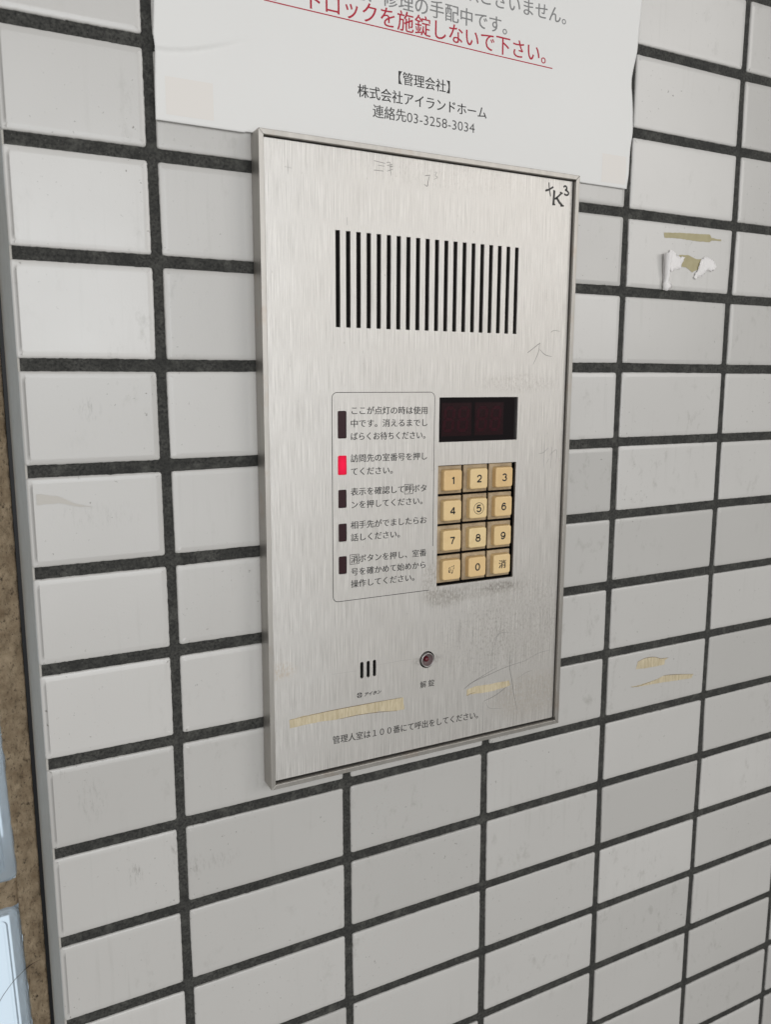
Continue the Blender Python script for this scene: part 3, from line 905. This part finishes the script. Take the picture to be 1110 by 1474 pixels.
# old tape left on things
def residue(name, pts, y, mat, label, seed, edge=None, group=None, origin=(0, 0, 0)):
    me = curve_plate(name, [jag(pts, .16, 1.3, seed)], y, .12)
    o = link(name, me, mat)
    tag(o, label, 'tape residue', group)
    if edge:
        bm = bmesh.new()
        for e in edge: ribbon(bm, subdiv(e, 5), .32, y - .03)
        link('dirty_edge', bm_mesh('dirty_edge', bm), mdash, o)
    return o


TG = 'strips of old adhesive tape left behind'
PW = lambda x: -(x - PX) * ROT
residue('tape_residue', [(159.7, -293.4), (167.6, -292.6), (182.9, -292.8), (207.7, -293.0), (232.1, -293.5), (232.9, -301.2), (226.3, -300.8), (215.9, -299.2), (201.6, -298.4), (188.7, -298.7), (179.9, -298.1), (171.3, -298.0), (163.8, -298.2), (160.0, -298.3)], PF - .13, mtape,
        'long yellowed tape strip left near the bottom edge of the steel intercom', 1, [[(190, -298.8), (202, -298.7), (216, -299.6), (228, -301.1)], [(160, -293.3), (183, -292.7), (208, -292.9), (231, -293.4)]], TG)
residue('tape_residue', [(277.4, -297.0), (282.4, -295.7), (295.1, -296.3), (309.2, -296.3), (310.5, -299.6), (305.6, -300.6), (295.2, -301.2), (290.1, -301.0), (279.9, -300.3), (277.2, -300.9)], PF - .13, mtape,
        'short yellowed tape strip under the scratches at the lower right of the steel intercom', 2, [[(277.4, -300.8), (280, -300.0), (283.5, -299.6)]], TG)
residue('tape_residue', [(432.9, -9.6), (445.7, -8.8), (475.6, -7.7), (477.5, -9.8), (487.0, -10.2), (487.0, -11.2), (477.5, -11.4), (476.0, -12.6), (463.0, -12.9), (446.0, -12.4), (433.6, -12.8)], -.32, mtape2,
        'straight olive tape strip on a tile just above the torn paper scraps', 3, None, TG)
residue('tape_residue', [(448, -22.8), (456, -22.6), (464, -24.6), (473, -24.4), (474, -30), (466, -31.5), (461, -33.5), (455, -30.6), (447, -30.2)], -.32, mtape2,
        'olive tape patch showing between the two torn white paper scraps', 4, None, TG)
residue('tape_residue', [(429.5, -306.6), (437, -305.0), (445.5, -305.6), (452, -307.8), (459.0, -308.4), (456.4, -309.8), (456.0, -313.0), (442, -312.8), (428.0, -312.0)], -.32, mtape,
        'short wide yellow tape piece on a tile right of the intercom, upper of two', 5, [[(429.5, -306.4), (437, -304.9), (445.5, -305.5), (452, -307.6), (460.0, -308.2)]], TG)
residue('tape_residue', [(423.8, -324.4), (432, -324.6), (441, -324.0), (449, -323.2), (456, -321.6), (462.3, -322.2), (474, -323.8), (487.0, -325.6), (484.8, -328.6), (470, -327.6), (456.7, -326.7), (441.2, -325.9), (430, -325.6)], -.32, mtape,
        'long thin wavy yellow tape strip on a tile right of the intercom, lower of two', 6, [[(423.8, -324.9), (432, -325.2), (441, -324.2), (449, -323.4)], [(456, -321.4), (466, -322.4), (487, -325.6)]], TG)

residue('tape_residue', [(38.6, -159.6), (42, -160.0), (48.8, -161.4), (56.2, -165.6), (57.3, -165.6), (63.6, -167.4), (56.5, -166.7), (48.6, -164.4), (38.6, -164.8)], -.30, flat('grey_tape_ghost', (0.475, 0.45, 0.41), .4), 'faint grey curved tape smear on a tile left of the intercom', 8, None, TG)


# torn paper
def scrap(name, pts, y, lift, label, seed):
    ol = jag(pts, .62, .8, seed)
    bm = bmesh.new()
    vs = [bm.verts.new((x, 0, z)) for x, z in ol]
    f = bm.faces.new(vs)
    bmesh.ops.triangulate(bm, faces=[f])
    bmesh.ops.subdivide_edges(bm, edges=list(bm.edges), cuts=3, use_grid_fill=True)
    for v in bm.verts:
        v.co.y = y - lift * (.5 + .5 * noise.noise(Vector((v.co.x * .22, v.co.z * .22, seed)))) - .55 * abs(noise.noise(Vector((v.co.x * .45, v.co.z * .45, seed)))) - .35 * noise.noise(Vector((v.co.x * 1.1, v.co.z * 1.1, seed)))
    r = bmesh.ops.extrude_face_region(bm, geom=list(bm.faces))
    for v in [e for e in r['geom'] if isinstance(e, bmesh.types.BMVert)]: v.co.y -= .15
    return tag(link(name, bm_mesh(name, bm), mscrap, None, True), label, 'paper scrap', 'torn scraps of white paper stuck to the tile')


scrap('paper_scrap', [(437.6, -22.5), (439.2, -20.2), (442, -21.2), (447, -24.4), (452.5, -24.4), (451.5, -27.6), (449, -31.8), (443.5, -32.6), (441.0, -34.0), (439.2, -31.6)], -.35, .5, 'torn white paper scrap between the curled paper roll and the olive tape', 11)
scrap('paper_scrap', [(467.5, -25.8), (470.5, -22.8), (475.5, -23.2), (479, -24.2), (482.5, -26.8), (483, -29.8), (480.4, -31.2), (474, -32.4), (470, -35.6), (464.2, -37.6), (462.2, -36.6), (465.5, -31.6)], -.4, .7, 'torn white paper scrap right of the olive tape patch', 12)
# curled strip standing off the tile
bm = bmesh.new(); prev = None
axis = [(432.2, -23.2), (433.0, -29), (434.0, -35), (434.9, -39.5), (434.8, -43.5)]
ax = subdiv(axis, 8)
for i, p in enumerate(ax):
    t = i / (len(ax) - 1)
    r0 = 2.4 * (1 - .50 * t)
    ri = []
    for k in range(22):
        a = math.radians(-115 + k * 17.5)
        rr = r0 * (1 + .012 * k) + .12 * noise.noise(Vector((k * .4, i * .3, 3)))
        ri.append(bm.verts.new((p.x + 2 * (1 - t) + rr * math.sin(a), -.2 - r0 * (1.55 - .45 * t) - rr * math.cos(a), p.y + .25 * noise.noise(Vector((k * .5, 0, 1))) * (1 if i in (0, len(ax) - 1) else 0))))
    if prev:
        for k in range(21): bm.faces.new((prev[k], prev[k + 1], ri[k + 1], ri[k]))
    prev = ri
# crumpled tail
base_v = []
for (x, z, h) in ((433, -41, 1.6), (436.5, -40.5, 2.6), (440.2, -42, 1.6), (442.2, -44.2, .9), (439, -46, 1.7), (436, -47.3, 2.4), (433.2, -46.6, 1.4)):
    base_v.append(bm.verts.new((x, -.3 - h, z)))
cv = bm.verts.new((437, -3.4, -44))
for i in range(7): bm.faces.new((base_v[i], base_v[(i + 1) % 7], cv))
rl = link('paper_roll', bm_mesh('paper_roll', bm), mscrap, None, True)
sm = rl.modifiers.new('thickness', 'SOLIDIFY'); sm.thickness = .0002
tag(rl, 'curled roll of torn white paper hanging from the tile left of the scraps', 'paper scrap')

# ------------------------------------------------------------------ notice sheet above the panel
CREASE = [(94, 46.4), (102.6, 47.1), (117.6, 49.0), (135.7, 54.4), (145.9, 58.3), (156, 59.7)]
CR = subdiv(CREASE, 5)
RIGHT = [(13.8, 397.0), (21.6, 397.6), (30.2, 397.9), (39.6, 398.5), (46.4, 399.4), (51.6, 399.6), (60, 399.2), (66.4, 398.4), (74.5, 397.2), (79.4, 397.1), (84.6, 398.0), (95.7, 400.6), (105.6, 401.5), (114.6, 402.1), (125.9, 402.2), (170, 402.0), (226, 401.8)]
LEFT = [(15.5, 101.9), (31.8, 102.2), (45.6, 102.9), (48.6, 102.6), (53, 102.2), (59.1, 102.7), (68.1, 103.3), (110, 103.4), (226, 103.6)]


def lerp_tab(t, z):
    if z <= t[0][0]: return t[0][1]
    for (a, xa), (b, xb) in zip(t, t[1:]):
        if z <= b: return xa + (xb - xa) * (z - a) / (b - a)
    return t[-1][1]


def crease_z(x):
    for a, b in zip(CR, CR[1:]):
        if a.x <= x <= b.x: return a.y + (b.y - a.y) * (x - a.x) / (b.x - a.x)
    return CR[0].y if x < CR[0].x else CR[-1].y


def paper_y(x, z):
    y = -0.75
    y -= 0.60 * (1 + noise.noise(Vector((x * .012, z * .016, 2.0)))) + .10 * noise.noise(Vector((x * .05, z * .05, 6.0)))
    s = z - crease_z(x)
    k = max(0.0, min(1.0, (158 - x) / 34.0))
    k = k * k * (3 - 2 * k)
    if s > -0.6:
        u = max(0.0, min(1.0, (s + .6) / 1.2))
        y -= 1.15 * k * u * math.exp(-max(s, 0) / 11.0)
    else:
        y += 0.30 * k * math.exp(s / 5.0)
    e = lerp_tab(RIGHT, z) - x                       # right edge bulges and dips
    y -= 0.5 * math.exp(-max(e, 0) / 12.0) * (1 + noise.noise(Vector((z * .06, 3, 3))))
    return min(y, -0.35)


def bottom_z(x):
    z = 15.55 - (x - 102) * 0.0058
    if 147.0 < x < 351.0:                            # lower edge rests on the top of the intercom frame
        z = max(z, 15.25 + .12 - (x - PX) * ROT)
    return z


NXp, NZp = 300, 210
vs, fs = [], []
for j in range(NZp + 1):
    tz = j / NZp
    for i in range(NXp + 1):
        tx = i / NXp
        xg = 102.6 + (398.8 - 102.6) * tx
        z = bottom_z(xg) + (225.5 - bottom_z(xg)) * tz
        x0, x1 = lerp_tab(LEFT, z), lerp_tab(RIGHT, z)
        x = x0 + (x1 - x0) * tx
        vs.append((x, paper_y(x, z), z))
for j in range(NZp):
    for i in range(NXp):
        a = j * (NXp + 1) + i
        fs.append((a, a + 1, a + NXp + 2, a + NXp + 1))
notice = link('notice_sheet', mesh('notice_sheet', vs, fs), mpap, None, True)
tag(notice, 'large white printed paper notice with red underlined line taped above the intercom', 'notice')
sm = notice.modifiers.new('thickness', 'SOLIDIFY'); sm.thickness = .00012; sm.offset = 1.0


def patch(x0, x1, z0, z1, mat, name):
    n, m_ = 14, 10
    vs = [(x0 + (x1 - x0) * i / n, paper_y(x0 + (x1 - x0) * i / n, z0 + (z1 - z0) * j / m_) - .17, z0 + (z1 - z0) * j / m_) for j in range(m_ + 1) for i in range(n + 1)]
    fs = [(j * (n + 1) + i, j * (n + 1) + i + 1, (j + 1) * (n + 1) + i + 1, (j + 1) * (n + 1) + i) for j in range(m_) for i in range(n)]
    return link(name, mesh(name, vs, fs), mat, notice, True)


patch(107, 130, 18.6, 35.6, mpapt, 'tape_stain')
patch(376, 395.5, 16.2, 33.0, mpapt, 'tape_stain')
PFN = lambda x, z: paper_y(x, z) - .13
nl = lambda *a, **k: link('printed_line', place(*a, **k), None, notice)


def nline(body, x0, pitch, zc, em, slope, mat, off):
    o = link('printed_line', place(body, x0, pitch, zc, 0, em, slope, off, PFN, 0.16), mat, notice)
    return o


nline('ご迷惑をおかけし申し訳ございません。', 350.5 - 18 * 9.65, 9.65, 105.3, 9.65, -0.004, mpg, 0.0)
nline('現在、修理の手配中です。', 308.6 - 12 * 9.6, 9.6, 92.4, 9.7, -0.004, mpg, 0.0)
nline('オートロックを施錠しないで下さい。', 156.6, 10.62, 82.6, 10.9, -0.010, mpr, 0.0)
bm = bmesh.new()
ub = [(157 + (335.4 - 157) * k / 60, 79.2 - .9 + (76.4 - 79.2) * k / 60) for k in range(61)]
ribbon(bm, ub, .55, 0, False)
for v in bm.verts: v.co.y = PFN(v.co.x, v.co.z) - .06
link('underline', bm_mesh('underline', bm), mpr, notice)
nline('【管理会社】', 248.3 - 3 * 6.95, 6.95, 54.3, 7.0, 0.0, mpk, 0.0)
nline('株式会社アイランドホーム', 207.4, 6.86, 44.2, 7.0, 0.0, mpk, 0.0)
nline('連絡先', 216.4, 6.9, 35.4, 7.0, 0.0, mpd, 0.0)
tm = text_mesh('03-3258-3034', 237.4, 281.4, 35.1, 0, em=None, offset=-0.004, fn=PFN)
zs = [v.co.z for v in tm.vertices]; mid = (min(zs) + max(zs)) / 2; k = 5.0 * S / (max(zs) - min(zs))
for v in tm.vertices: v.co.z = mid + (v.co.z - mid) * k
link('printed_line', tm, mpd, notice)
